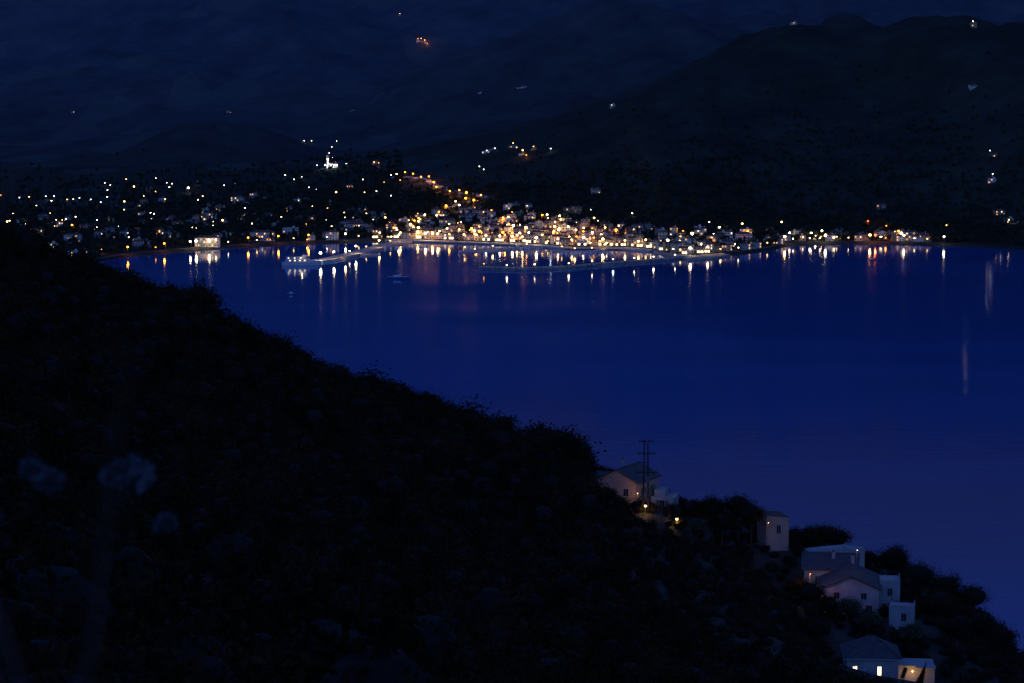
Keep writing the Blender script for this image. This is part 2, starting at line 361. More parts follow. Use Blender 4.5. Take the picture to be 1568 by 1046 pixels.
# ------------------------------------------------------------------ distant house generator
def house_mesh(w,d,h,storeys,wall,roof,rtype,lit,shop=False,rh=None,balc=False):
    mb=MB(); o=.45; rh=rh or min(w,d)*.22
    mb.face([(-w/2,-d/2,-3),(w/2,-d/2,-3),(w/2,-d/2,h),(-w/2,-d/2,h)],wall)
    mb.face([(w/2,d/2,-3),(-w/2,d/2,-3),(-w/2,d/2,h),(w/2,d/2,h)],wall)
    mb.face([(w/2,-d/2,-3),(w/2,d/2,-3),(w/2,d/2,h),(w/2,-d/2,h)],wall)
    mb.face([(-w/2,d/2,-3),(-w/2,-d/2,-3),(-w/2,-d/2,h),(-w/2,d/2,h)],wall)
    W=w/2+o;Dd=d/2+o
    if rtype=='gable':
        z0=h-.1
        mb.face([(-W,-Dd,z0),(W,-Dd,z0),(W,0,h+rh),(-W,0,h+rh)],roof)
        mb.face([(W,Dd,z0),(-W,Dd,z0),(-W,0,h+rh),(W,0,h+rh)],roof)
        for sx in(-1,1): mb.face([(sx*w/2,-d/2,h),(sx*w/2,d/2,h),(sx*w/2,0,h+rh-.1)],wall)
        mb.face([(-W,-Dd,z0-.18),(W,-Dd,z0-.18),(W,-Dd,z0),(-W,-Dd,z0)],'frame')
    elif rtype=='hip':
        z0=h-.05; e=max(w/2-d/2,0.3)
        A=[(-W,-Dd,z0),(W,-Dd,z0),(W,Dd,z0),(-W,Dd,z0)]; r1=(-e,0,h+rh); r2=(e,0,h+rh)
        mb.face([A[0],A[1],r2,r1],roof); mb.face([A[1],A[2],r2],roof); mb.face([A[2],A[3],r1,r2],roof); mb.face([A[3],A[0],r1],roof)
        mb.face([A[3],A[2],A[1],A[0]],'frame')
    else:
        mb.face([(-w/2,-d/2,h-.4),(w/2,-d/2,h-.4),(w/2,d/2,h-.4),(-w/2,d/2,h-.4)],'concrete')
        mb.box(w*.2,d*.1,h+.8,2.2,2.2,2.4,wall)
    if rtype!='flat': mb.box(w*.22,d*.12,h+rh*.9,.7,.7,1.5,wall)
    sh=h/storeys
    for s in range(storeys):
        zc=s*sh+sh*.55
        n=max(2,int(w/2.7))
        for side,L,sg in(('f',w,-1),('b',w,1)):
            for i in range(n):
                x=(i+.5)*L/n-L/2
                if side=='f' and s==0 and shop:
                    mb.box(x,-d/2-.03,1.45,L/n*.72,.08,2.3,'shop' if (i*7+int(w*10))%3 else 'glass'); continue
                k='glass'
                if side=='f' and random.random()<lit: k=random.choice(['win_warm','win_white','win_warm','win_or'])
                if side=='f' and s==0 and i==n//2:
                    mb.box(x,sg*(d/2+.03),1.05,1.05,.1,2.1,'shutter'); continue
                mb.box(x,sg*(d/2+.02),zc,1.0,.08,1.35,k); 
                mb.box(x-.75,sg*(d/2+.03),zc,.42,.07,1.4,'shutter'); mb.box(x+.75,sg*(d/2+.03),zc,.42,.07,1.4,'shutter')
        for sg in(-1,1):
            nn=max(1,int(d/3.5))
            for i in range(nn):
                y=(i+.5)*d/nn-d/2; k='win_warm' if random.random()<lit*.6 else 'glass'
                mb.box(sg*(w/2+.02),y,zc,.08,1,1.3,k)
        if balc and s>0:
            mb.box(0,-d/2-.6,s*sh+.05,w*.8,1.2,.15,'concrete'); mb.box(0,-d/2-1.17,s*sh+.62,w*.8,.05,.9,'frame')
    if shop: 
        mb.face([(-w/2,-d/2-.1,2.9),(-w/2,-d/2-2.4,2.5),(w/2,-d/2-2.4,2.5),(w/2,-d/2-.1,2.9)],random.choice(['wall_white','wall_cream','wall_ochre','hull_blue']))
        for sx in(-1,0,1): mb.tube((sx*w*.48,-d/2-2.3,0),(sx*w*.48,-d/2-2.3,2.5),.06,.06,'metal',5)
    return mb
placed=[]
def free(x,y,r):
    return all((x-a)**2+(y-b)**2>(r+c)**2 for a,b,c in placed)
def put_house(x,y,core=0,lit=.2,shop=False,big=False):
    w=random.uniform(7,12)*(1.5 if big else 1); d=random.uniform(6.5,9)
    if not free(x,y,w*.46): return False
    st=random.choice([2,2,3]) if core else random.choice([1,2,2]); 
    if big: st=3
    h=st*2.9
    z=max(2,min(far_h(x-4,y-4),far_h(x+4,y-4),far_h(x,y)))
    wall=random.choice(['wall_white']*4+['wall_cream']*4+['wall_pink','wall_ochre','wall_ochre'])
    roof=random.choice(['roof_tile']*5+['roof_grey'])
    rt=random.choice(['gable','gable','hip','hip','hip','flat'])
    mb=house_mesh(w,d,h,st,wall,roof,rt,lit,shop,balc=random.random()<.35)
    mb.obj('house',(x,y,z),random.uniform(-.35,.35)+(math.pi/2 if (random.random()<.15 and not shop) else 0))
    placed.append((x,y,w*.46)); return True
church=sight(508,257); placed.append((church.x,church.y,16))
hillroad=[sight(u,v) for u,v in[(668,330),(682,322),(698,315),(716,311),(734,308),(742,302),(728,298),(704,297),(684,290),(668,285),(655,277),(632,272),(604,272)]]
for p in hillroad: placed.append((p.x,p.y,8))
cnt=0
x=-150.0
while x<235:
    if put_house(x,yc(x)+34+random.uniform(0,5),1,.28,shop=random.random()<.7): cnt+=1
    x+=random.uniform(2,6)
for i in range(2600):
    x=random.gauss(35,110); s=abs(random.gauss(0,120))+45
    smax=420 if x<20 else (330 if x<110 else 215)
    if x<-170 or x>270 or s>smax: continue
    if put_house(x,yc(x)+s,1,.18): cnt+=1
    if cnt>225: break
c2=0
for i in range(900):
    x=random.uniform(232,455); s=abs(random.gauss(0,40))+24
    if put_house(x,yc(x)+s,0,.3,big=random.random()<.15): c2+=1
    if c2>44: break
c3=0
for i in range(900):
    x=random.uniform(-580,-150); s=abs(random.gauss(0,350))+26
    if s>1500: continue
    if put_house(x*(1+s/2600),yc(x)+s,0,.22,big=random.random()<.08): c3+=1
    if c3>130: break
for u,v in[(745,234),(755,230),(785,226),(800,238),(818,230),(735,145),(795,135),(803,133),(645,67),(652,69),(640,66),(1215,38),(938,164),(1490,40),(1490,134),(1524,238),(1519,280),(1530,330),(1545,340),(912,297),(612,24),(575,252),(1350,322),(1555,345),(112,174),(350,173),(540,170)]:
    p=sight(u,v)
    if p: put_house(p.x,p.y,0,.3)
for u,v,b in[(315,384,1),(400,374,1),(537,352,1),(545,358,1),(215,383,0)]:
    p=sight(u,v-3); 
    wd=26 if b else 20
    mb=house_mesh(wd,11,9.5 if b else 6,3 if b else 2,'wall_white','roof_tile','hip',.3 if b else 0,False,balc=True); mb.obj('hotel',(p.x,p.y+16,2)); placed.append((p.x,p.y+16,12))
# ------------------------------------------------------------------ church
ch=empty('church',(church.x,church.y,church.z))
house_mesh(13,8,6.0,1,'wall_white','roof_tile','gable',.0,rh=2.4).obj('nave',parent=ch,loc=(3,0,0))
mb=MB(); mb.box(0,0,8,3.6,3.6,20,'wall_white'); 
for a in(0,math.pi/2): 
    mb.box(0,0,15.5,3.66 if a==0 else 1.2,1.2 if a==0 else 3.66,2.6,'glass')
mb.box(0,0,18.2,4.2,4.2,.4,'frame')
for q in range(4):
    c=[(-2,-2),(2,-2),(2,2),(-2,2)]; mb.face([(*c[q],18.4),(*c[(q+1)%4],18.4),(0,0,22.5)],'roof_tile')
mb.tube((0,0,22.3),(0,0,24),.1,.1,'frame',5); mb.box(0,0,23.4,1,.1,.15,'frame')
mb.obj('bell_tower',parent=ch,loc=(-6,0,0))
mb=MB()
for dx,dy,dz in[(-10,-8,4),(0,-9,4),(9,-9,4),(-6,-3.5,13)]: mb.ball((dx,dy,dz),.7,'bulb_w')
mb.obj('floodlights',parent=ch)
for l in[(-8,-8,4),(2,-9,4)]: point(ch,l,'c',3000,.5)
# ------------------------------------------------------------------ street lamps
def lampmesh(c,H=8,r=.55):
    mb=MB(); mb.tube((0,0,-1),(0,0,H),.11,.07,'metal',6); mb.tube((0,0,H),(0,-1.6,H+.4),.06,.05,'metal',6)
    mb.box(0,-1.8,H+.5,.7,1.1,.18,'metal'); mb.ball((0,-1.8,H+.15),r,'bulb_'+c,8,6,.75); return mb.mesh('street_lamp_'+c)
LM={(c,s):lampmesh(c,7.5 if s!='S' else 4.5,{'S':.62,'M':1.0,'B':1.4}[s]) for c in LC for s in 'SMB'}
PW={'S':1000,'M':2600,'B':6200}
def lamp(p,c,s,mult=1,light=None):
    o=D2.objects.new('street_lamp',LM[(c,s)]); scene.collection.objects.link(o); o.location=p; o.rotation_euler=(0,0,random.uniform(-.6,.6))
    H=7.5 if s!='S' else 4.5
    if light is None: light = s!='S' or random.random()<.12
    if light: point(o,(0,-1.8,H-1.3),c,PW[s]*mult*(1.6 if c in 'or' else 1),.8)
def shore(u,c,s,off=10,mult=.4):
    x=(u-784)/F*2560
    for _ in range(3): x=(u-784)/F*(yc(x)+off)*1.0
    lamp((x,yc(x)+off,2 if off>=10 else far_h(x,yc(x)+off)),c,s,mult)
for u,c,s in[(193,'o','M'),(252,'o','M'),(236,'o','S'),(292,'w','M'),(300,'w','B'),(318,'w','B'),(331,'w','M'),(380,'o','M'),(393,'y','S'),(425,'o','M'),(473,'o','M'),(500,'w','S'),(528,'w','M'),(548,'y','S'),(580,'y','M'),(612,'y','M'),(650,'w','B'),(662,'w','M'),(671,'w','M'),(688,'o','M'),(710,'y','M'),(728,'y','M'),(745,'w','M'),(765,'w','M'),(785,'w','B'),(800,'y','M'),(822,'w','B'),(838,'y','S'),(855,'y','M'),(877,'y','M'),(905,'w','S'),(930,'w','S'),(957,'y','M'),(978,'y','M'),(998,'w','S'),(1030,'w','S'),(1058,'w','B'),(1085,'w','M'),(1105,'y','S'),(1130,'w','S'),(1202,'y','B'),(1215,'w','S'),(1240,'w','S'),(1255,'w','S'),(1266,'w','B'),(1278,'w','S'),(1300,'y','S'),(1333,'y','B'),(1341,'r','B'),(1356,'o','S'),(1385,'w','M'),(1400,'w','S'),(1447,'w','M'),(1420,'y','S'),(350,'w','S'),(450,'y','S')]:
    shore(u,c,s)
ex=[(70,303,'c'),(80,310,'w'),(100,306,'c'),(123,306,'c'),(140,308,'c'),(155,312,'c'),(160,282,'w'),(170,286,'w'),(165,293,'w'),(205,291,'y'),(226,290,'w'),(238,296,'y'),(190,315,'y'),(255,282,'w'),(264,283,'w'),(302,280,'c'),(343,286,'c'),(360,284,'c'),(437,270,'w'),(450,277,'w'),(463,273,'c'),(466,217,'w'),(478,217,'w'),(485,255,'w'),(225,322,'c'),(235,330,'w'),(247,333,'y'),(260,327,'w'),(283,335,'c'),(365,337,'y'),(375,333,'w'),(412,345,'y'),(427,337,'w'),(515,300,'y'),(523,305,'w'),(558,297,'y'),(555,277,'w'),(530,252,'w'),(600,270,'w'),(608,272,'y'),(612,21,'y'),(640,64,'o'),(650,66,'o'),(745,233,'c'),(785,222,'y'),(800,236,'y'),(817,228,'y'),(740,262,'c'),(1490,38,'w'),(325,347,'o'),(210,346,'r'),(112,352,'o'),(100,350,'o'),(83,350,'y'),(40,362,'o'),(48,363,'o'),(30,364,'o'),(10,347,'y'),(573,250,'y'),(581,251,'o'),(452,345,'w'),(470,350,'y'),(630,330,'o'),(636,345,'o'),(625,341,'y'),(470,372,'o'),(1330,346,'r'),(1346,347,'o'),(1357,349,'o'),(1198,347,'y'),(1448,349,'y'),(1390,361,'w'),(1137,350,'y'),(1165,345,'w'),(1085,345,'w'),(967,330,'w'),(905,326,'w'),(852,322,'y'),(1515,237,'c'),(155,387,'o'),(1090,368,'y'),(515,217,'w'),(508,226,'w'),(505,236,'w'),(510,243,'w'),(1545,340,'y'),(180,350,'c'),(150,340,'w'),(20,330,'y'),(55,318,'y'),(340,345,'y'),(500,340,'w'),(560,330,'y'),(590,340,'y'),(790,228,'y'),(806,240,'o'),(759,229,'c'),(645,60,'y'),(655,68,'o'),(735,258,'w'),(843,230,'c'),(1520,270,'c')]
for i,(u,v,c) in enumerate(ex):
    p=sight(u,v+3)
    if p: lamp((p.x,p.y,p.z),c,'S' if (c in 'cw' or i%3) else 'M',.5,light=(u<1400 and (c in 'or' or i%5==0)))
rl=random.Random(21)
for i in range(75):
    u=rl.uniform(0,620); v=rl.uniform(275,372) if u>150 else rl.uniform(300,360)
    p=sight(u,v)
    if p and free(p.x,p.y,.5): lamp(p,rl.choice('wwyyoc'),'S',1,light=False)
p=sight(288,296); lamp(p,'w','B',.4)
for (u,v,c,s) in[(620,268,'o','M'),(632,271,'o','M'),(645,276,'o','M'),(658,276,'o','M'),(665,284,'o','B'),(668,291,'o','M'),(690,298,'o','M'),(704,297,'o','M'),(715,300,'o','B'),(712,310,'o','B'),(725,312,'o','B'),(736,304,'o','M'),(698,314,'y','M'),(684,321,'o','B'),(672,330,'o','M'),(640,341,'o','M'),(628,350,'y','B'),(640,355,'y','B')]:
    p=sight(u,v+4)
    if p: lamp(p,c,s,1.0)
k=0
for i in range(600):
    x=random.gauss(30,105); s=abs(random.gauss(0,120))+24
    if x<-170 or x>260 or s>(340 if x<60 else 210): continue
    y=yc(x)+s
    if not free(x,y,1.0): continue
    lamp((x,y,far_h(x,y)),random.choice('wwyyyyooo'),random.choice('SSMMMB' if s<150 else 'SSSM')); placed.append((x,y,3)); k+=1
    if k>105: break
k=0
for i in range(300):
    x=random.uniform(235,450); s=random.uniform(18,80); y=yc(x)+s
    if free(x,y,1): lamp((x,y,far_h(x,y)),random.choice('wwyo'),random.choice('SSM')); k+=1
    if k>18: break
# ------------------------------------------------------------------ roads, quays, piers
def ribbon(name,pts,w,z,k,th=None,sub=6,zf=None):
    P_=[]
    for i in range(len(pts)-1):
        for j in range(sub): P_.append(pts[i].lerp(pts[i+1],j/sub))
    P_.append(pts[-1])
    mb=MB(); Ls=[];Rs=[]
    for i,p in enumerate(P_):
        d=(P_[min(i+1,len(P_)-1)]-P_[max(i-1,0)]); d.z=0; d.normalize(); n=Vector((-d.y,d.x,0))
        zz=z if zf is None else zf(p.x,p.y)+z
        Ls.append(Vector((p.x+n.x*w/2,p.y+n.y*w/2,zz))); Rs.append(Vector((p.x-n.x*w/2,p.y-n.y*w/2,zz)))
    for i in range(len(P_)-1):
        mb.face([Rs[i],Rs[i+1],Ls[i+1],Ls[i]],k)
        if th:
            dn=Vector((0,0,-th))
            mb.face([Rs[i]+dn,Rs[i+1]+dn,Rs[i+1],Rs[i]],k); mb.face([Ls[i+1]+dn,Ls[i]+dn,Ls[i],Ls[i+1]],k)
    if th:
        dn=Vector((0,0,-th))
        mb.face([Ls[0]+dn,Rs[0]+dn,Rs[0],Ls[0]],k); mb.face([Rs[-1]+dn,Ls[-1]+dn,Ls[-1],Rs[-1]],k)
    return mb
shorepts=[Vector((x,yc(x)+20,0)) for x in np.arange(-420,470,12.0)]
mb=ribbon('r',shorepts,7,.12,'asphalt',th=.5,sub=1,zf=far_h); mb.obj('coast_road')
promen=[Vector((x,yc(x)+8,0)) for x in np.arange(-140,160,12.0)]
mb=ribbon('q',promen,15,1.9,'concrete',th=4,sub=1); mb.obj('harbour_quay')
mb=ribbon('h',hillroad,9,.9,'concrete',th=2,sub=6,zf=far_h); mb.obj('hill_road')
def pier(name,uv,w,z=1.8,k='concrete'):
    pts=[sea(u,v) for u,v in uv]; return ribbon(name,pts,w,z,k,th=5,sub=3).obj(name)
pier('ferry_pier',[(655,362),(620,371),(585,379),(545,390),(500,400),(484,402)],17,2.1)
pier('harbour_jetty',[(705,386),(740,384),(790,382),(830,378)],8)
pier('harbour_jetty',[(938,378),(915,386),(880,388),(850,385)],9)
pier('harbour_jetty',[(552,392),(580,391)],6,1.6)
for u,v,c,s in[(640,365,'y','M'),(612,370,'y','M'),(598,375,'y','S'),(580,379,'y','M'),(560,384,'y','S'),(545,388,'w','M'),(528,394,'y','M'),(510,397,'w','M'),(492,399,'w','B'),(535,391,'w','S')]:
    p=sea(u,v,2.1); lamp(p,c,s,1.1,light=(s!='S'))
for u,v in[(860,384),(880,387),(905,386),(925,381),(712,385),(755,383),(805,380)]:
    p=sea(u,v,1.8); lamp(p,'y','S',1,light=(u in(880,755,925)))
def breakwater(name,uv,w,H):
    pts=[sea(u,v) for u,v in uv]; mb=MB(); L=[]
    for i in range(len(pts)-1):
        n=max(2,int((pts[i+1]-pts[i]).length/2.0))
        for j in range(n): L.append(pts[i].lerp(pts[i+1],j/n))
    rr=random.Random(3)
    for i,p in enumerate(L):
        d=(L[min(i+1,len(L)-1)]-L[max(i-1,0)]).normalized(); n=Vector((-d.y,d.x,0))
        for k in range(5):
            t=(k-2)/2*w/2+rr.uniform(-.8,.8); z=H*(1-(abs(t)/(w/2))**1.5)-.6
            c=p+n*t; s=rr.uniform(1.1,2.2)
            i0=len(mb.v); mb.box(c.x,c.y,z,s,s,s,'rock',rr.uniform(0,3))
            for q in range(i0,len(mb.v)):
                v=mb.v[q]; mb.v[q]=(v[0]+rr.uniform(-.35,.35),v[1]+rr.uniform(-.35,.35),v[2]+rr.uniform(-.35,.35))
    o=mb.obj(name); r=ribbon('crown',pts,3.2,H+.3,'concrete',th=3,sub=3).obj('crown_walk',parent=o); return o
breakwater('breakwater',[(1060,394),(1020,399),(960,403),(900,408),(870,411),(800,414),(735,412)],15,2.4)
breakwater('breakwater',[(1092,391),(1120,389)],10,1.6)
for u,v,c in[(872,410,'w'),(905,407,'w'),(940,404,'c'),(970,402,'w'),(1000,400,'w'),(1033,397,'w'),(740,411,'o'),(775,413,'w'),(820,412,'w')]:
    lamp(sea(u,v,2.4),c,'S',.5,light=(u in(775,872,940,1000)))
mb=MB()
ptsd=[sea(u,v,1.9) for u,v in[(1000,384),(1030,390),(1052,396),(1092,394),(1118,390),(1085,382),(1040,378)]]
mb.face(ptsd,'sand')
dn=Vector((0,0,-4))
for i in range(len(ptsd)):
    a=ptsd[i];b=ptsd[(i+1)%len(ptsd)]; mb.face([a+dn,b+dn,b,a],'sand')
mb.obj('sand_spit')
# ------------------------------------------------------------------ boats
def hull(mb,L,B,dep,fb,k,kd='hull_white'):
    secs=[]
    for t in(0,.12,.35,.6,.8,.93,1.0):
        bw=B/2*(.82 if t==0 else (1 if t<.6 else (1-((t-.6)/.4)**2*.97))); x=(t-.5)*L; sh=fb*(1+.35*max(0,t-.5)*2)
        secs.append([(x,-bw,sh),(x+(.0 if t<.9 else -.5),-bw*.75,-dep*.5),(x-(.8 if t>.9 else 0),0,-dep),(x+(.0 if t<.9 else -.5),bw*.75,-dep*.5),(x,bw,sh)])
    mb.loft(secs,k,kd)
fp=sea(462,406); fe=empty('ferry',(fp.x,fp.y,0),math.radians(8))
mb=MB(); hull(mb,38,10,2,3.2,'hull_white'); mb.obj('hull',parent=fe)
mb=MB(); mb.box(-4,0,4.7,24,8.6,2.6,'hull_white'); mb.box(-5,0,7.2,19,7.2,2.2,'hull_white'); mb.box(3,0,9.1,5,6,1.8,'hull_white'); mb.box(-10,0,9.4,2.4,2,2.6,'hull_blue')
mb.box(-5,0,8.45,21,8.2,.15,'frame')
for i in range(9): mb.box(-14+i*2.4,-4.33,4.9,1.2,.1,.9,'win_white' if i%2 else 'glass'); mb.box(-13+i*2,-3.63,7.3,1.1,.1,.8,'win_white' if i%3==0 else 'glass')
mb.box(5.53,0,9.3,.08,5,.8,'glass'); mb.tube((2,0,10),(2,0,14),.12,.08,'metal')
mb.obj('superstructure',parent=fe)
mb=MB(); mb.box(18.5,0,4,3.5,5,.3,'metal'); mb.tube((18,-2.5,3.6),(15,-2.5,5.6),.12,.12,'metal'); mb.tube((18,2.5,3.6),(15,2.5,5.6),.12,.12,'metal'); mb.obj('bow_ramp',parent=fe)
point(fe,(0,-7,9),'w',400,.5,'deck_light')
def boat(u,v,L,rz,mast=False,k='hull_white',name='fishing_boat',top='hull_white'):
    p=sea(u,v); mb=MB(); hull(mb,L,L*.28,.5,L*.07+.25,k,top)
    mb.box(-L*.08,0,L*.07+.25+.55,L*.3,L*.18,1.1+L*.02,top); mb.box(-L*.08+L*.152,0,L*.07+1,.06,L*.14,.5,'glass')
    mb.box(-L*.08,0,L*.07+1.4+L*.02,L*.34,L*.2,.08,top)
    if mast: mb.tube((L*.08,0,.5),(L*.08,0,L*1.15),.09,.05,'metal',5); mb.tube((L*.08,0,1.8),(-L*.35,0,1.9),.09,.07,'frame',5)
    else: mb.tube((-L*.2,0,1.5),(-L*.2,0,3.6),.05,.04,'metal',5)
    mb.obj(name,(p.x,p.y,0),rz)
boat(611,427,22,math.radians(-8),k='hull_blue',top='hull_white'); boat(447,451,9,math.radians(5),k='hull_blue',top='hull_white'); 
rb=random.Random(5)
for i in range(20): boat(712+i*6.2,rb.uniform(378,381.5) if i%2 else 384.5-i*.2,rb.uniform(8,13),math.radians(80+rb.uniform(-8,8)),True,name='sailing_yacht')
for i in range(12): boat(852+i*7.5,390-rb.uniform(0,1.5),rb.uniform(6,10),math.radians(75+rb.uniform(-15,15)),i%3==0,name='moored_boat')
for i in range(8): boat(590+i*9,382-i*.6,rb.uniform(6,9),math.radians(60+rb.uniform(-30,30)),False,name='moored_boat')
# ------------------------------------------------------------------ distant trees scatter (after houses)
pts=[];sc=[]
def addt(x,y,a,b):
    if not free(x,y,2.2): return
    s=random.uniform(a,b); pts.append((x,y,far_h(x,y)-.2)); sc.append((s,s,s*random.uniform(.9,1.3)))
for i in range(1600):
    x=random.uniform(-180,290); s=random.uniform(32,520); addt(x,yc(x)+s,1.8,3.4)
for i in range(4200):
    s=abs(random.gauss(0,650))+28; x=random.uniform(-640,-120)*(1+s/2600); addt(x,yc(x)+s,2,4.0)
for i in range(1100):
    x=random.uniform(225,640); s=random.uniform(26,200); addt(x,yc(x)+s,2.0,3.8)
for i in range(4500):
    x=random.uniform(-250,700); s=150+abs(random.gauss(0,230)); addt(x,yc(x)+s,1.4,2.6)
scatter('distant_trees',pts,sc,fart)
# ------------------------------------------------------------------ village houses in the foreground
def window(mb,x,z,ypl,w=1.0,h=1.35,glass='glass',shut=True,axis='f',sg=-1):
    def bx(a,c,dd,wa,th,hh,k):
        if axis=='f': mb.box(a,ypl+sg*dd,c,wa,th,hh,k)
        else: mb.box(ypl+sg*dd,a,c,th,wa,hh,k)
    bx(x,z,.02,w,.06,h,glass)
    bx(x-w/2-.04,z,.05,.09,.12,h+.16,'frame'); bx(x+w/2+.04,z,.05,.09,.12,h+.16,'frame')
    bx(x,z+h/2+.04,.052,w-.01,.12,.09,'frame'); bx(x,z-h/2-.05,.08,w+.3,.2,.1,'frame')
    bx(x,z,.06,.05,.05,h-.02,'frame')
    if shut:
        bx(x-w/2-.35,z,.07,.46,.06,h,'shutter'); bx(x+w/2+.35,z,.07,.46,.06,h,'shutter')
def roof(mb,w,d,h,rh,k,along='x',o=.5,th=.16):
    W,Dd=w/2+o,d/2+o
    def T(x,y,z): return (x,y,z) if along=='x' else (y,x,z)
    if along=='y': W,Dd=d/2+o,w/2+o
    zl=h-o*rh/(Dd-o)
    for sg in(-1,1):
        a=[T(-W,sg*Dd,zl),T(W,sg*Dd,zl),T(W,0,h+rh),T(-W,0,h+rh)]
        bq=[(p[0],p[1],p[2]+th) for p in a]
        mb.face(bq,k); mb.face(a[::-1],'frame')
        for i in range(4): mb.face([a[i],a[(i+1)%4],bq[(i+1)%4],bq[i]],'roof_tile' if i!=2 else k)
    n=int(2*W/.45)
    for i in range(n): 
        c=-W+(i+.5)*2*W/n; p=T(c,0,h+rh+th); mb.box(p[0],p[1],p[2],.4 if along=='x' else .26,.26 if along=='x' else .4,.12,k)
def walls(mb,w,d,h,k,rh=0,along='x',base=-4):
    for a,b in(((-w/2,-d/2),(w/2,-d/2)),((w/2,-d/2),(w/2,d/2)),((w/2,d/2),(-w/2,d/2)),((-w/2,d/2),(-w/2,-d/2))):
        mb.face([(*a,base),(*b,base),(*b,h),(*a,h)],k)
    if rh:
        for s in(-1,1):
            if along=='x': mb.face([(s*w/2,-d/2,h),(s*w/2,d/2,h),(s*w/2,0,h+rh)],k)
            else: mb.face([(-w/2,s*d/2,h),(w/2,s*d/2,h),(0,s*d/2,h+rh)],k)
    else: mb.face([(-w/2,-d/2,h),(w/2,-d/2,h),(w/2,d/2,h),(-w/2,d/2,h)],'concrete')
def chimney(mb,x,y,z):
    mb.box(x,y,z,.6,.6,1.5,'wall_near'); mb.box(x,y,z+.82,.75,.75,.12,'concrete'); mb.box(x,y,z+.98,.4,.4,.2,'roof_tile')
WN='wall_near'
A=empty('pink_house',(hA.x,hA.y,hA.z),math.radians(-28))
mb=MB(); walls(mb,8,9.5,4.6,'wall_pink',2.0,'y'); mb.obj('walls',parent=A)
mb=MB(); roof(mb,8,9.5,4.6,2.0,'roof_grey','y'); chimney(mb,-1.6,1,6.8); mb.obj('roof',parent=A)
mb=MB(); window(mb,-1.8,2.6,-4.75,shut=False); window(mb,1.8,2.6,-4.75,shut=False); window(mb,-2,2.6,4,axis='s',sg=1); window(mb,2,2.6,4,axis='s',sg=1); mb.obj('windows',parent=A)
mb=MB(); walls(mb,6,6,3.4,WN,1.2,'x'); mb.obj('annex_walls',parent=A,loc=(-6.9,1.2,.3))
mb=MB(); roof(mb,6,6,3.4,1.2,'roof_grey','x'); mb.obj('annex_roof',parent=A,loc=(-6.9,1.2,.3))
B=empty('white_cottage',(hB.x,hB.y,hB.z),math.radians(-15))
mb=MB(); walls(mb,4.2,5,2.0,WN); mb.box(0,-2.45,2.15,4.2,.1,.3,WN); mb.box(0,2.45,2.15,4.2,.1,.3,WN); window(mb,0,1.0,-2.5,glass='glass'); mb.obj('walls',parent=B)
mb=MB(); walls(mb,2.0,3.0,3.2,WN); mb.obj('upper_block',parent=B,loc=(-.9,1.2,0))
C=empty('pink_tower_house',(hC.x,hC.y,hC.z),math.radians(10))
mb=MB()
mb.face([(-2.1,-3,-4),(2.1,-3,-4),(2.1,-3,5.9),(-2.1,-3,6.4)],'wall_pink'); mb.face([(2.1,3,-4),(-2.1,3,-4),(-2.1,3,6.4),(2.1,3,5.9)],'wall_pink')
mb.face([(2.1,-3,-4),(2.1,3,-4),(2.1,3,5.9),(2.1,-3,5.9)],'wall_pink'); mb.face([(-2.1,3,-4),(-2.1,-3,-4),(-2.1,-3,6.4),(-2.1,3,6.4)],'wall_pink')
mb.obj('walls',parent=C)
mb=MB(); mb.face([(-2.3,-3.2,6.45),(2.3,-3.2,5.9),(2.3,3.2,5.9),(-2.3,3.2,6.45)],'roof_tile'); mb.face([(-2.3,-3.2,6.3),(2.3,-3.2,5.75),(2.3,-3.2,5.9),(-2.3,-3.2,6.45)],'frame'); mb.obj('roof',parent=C)
mb=MB(); window(mb,0.2,3.9,-3,w=.75,h=1.5,shut=False); mb.obj('window',parent=C)
Dh=empty('white_gabled_house',(hD.x,hD.y,hD.z),math.radians(-8))
mb=MB(); walls(mb,9.6,11,4.4,WN,2.0,'y'); mb.obj('walls',parent=Dh,loc=(0,4,0))
mb=MB(); roof(mb,9.6,11,4.4,2.0,'roof_grey','y'); mb.obj('roof',parent=Dh,loc=(0,4,0))
mb=MB(); chimney(mb,.3,9,7.0); chimney(mb,-3,11,7.2); mb.obj('chimneys',parent=Dh)
mb=MB(); window(mb,-2.3,3.1,-1.5,w=.9,h=1.1,shut=False); window(mb,2.2,3.1,-1.5,w=.9,h=1.1,shut=False); window(mb,3.1,.9,-1.5,shut=False); mb.box(-.4,-1.55,1.05,1.1,.1,2.1,'shutter'); mb.obj('windows_and_door',parent=Dh)
mb=MB(); walls(mb,9,9,5.6,'wall_cream',1.8,'x'); roof(mb,9,9,5.6,1.8,'roof_grey','x'); window(mb,-1.5,3.6,-4.5); mb.obj('rear_wing',parent=Dh,loc=(-3.5,12.5,0))
mb=MB(); walls(mb,3.4,6,4.8,WN); mb.box(0,-3.02,5,3.4,.12,.5,WN); mb.box(1.64,0,5,.12,5.9,.5,WN); window(mb,0,3.2,-3.0,w=.8,shut=False); mb.obj('side_block',parent=Dh,loc=(6.6,5,0))
G=empty('white_terrace_house',(hG.x,hG.y,hG.z),math.radians(-12))
mb=MB(); walls(mb,4,4.5,3,WN); mb.box(0,-2.2,3.25,4,.14,.5,WN); mb.box(1.93,0.05,3.25,.14,4.3,.5,WN); window(mb,.4,1.6,-2.25,w=.8,shut=False); 
for i in range(5): mb.box(-1.6+i*.5,-3.0-i*.28,.9-i*.4,.5,1.0,.4,WN)
mb.obj('walls_and_terrace',parent=G)
E=empty('hip_roof_house',(hE.x,hE.y,hE.z),math.radians(-4))
mb=MB(); walls(mb,7.6,8,6.0,WN); mb.obj('walls',parent=E,loc=(0,3.5,0))
mb=MB()
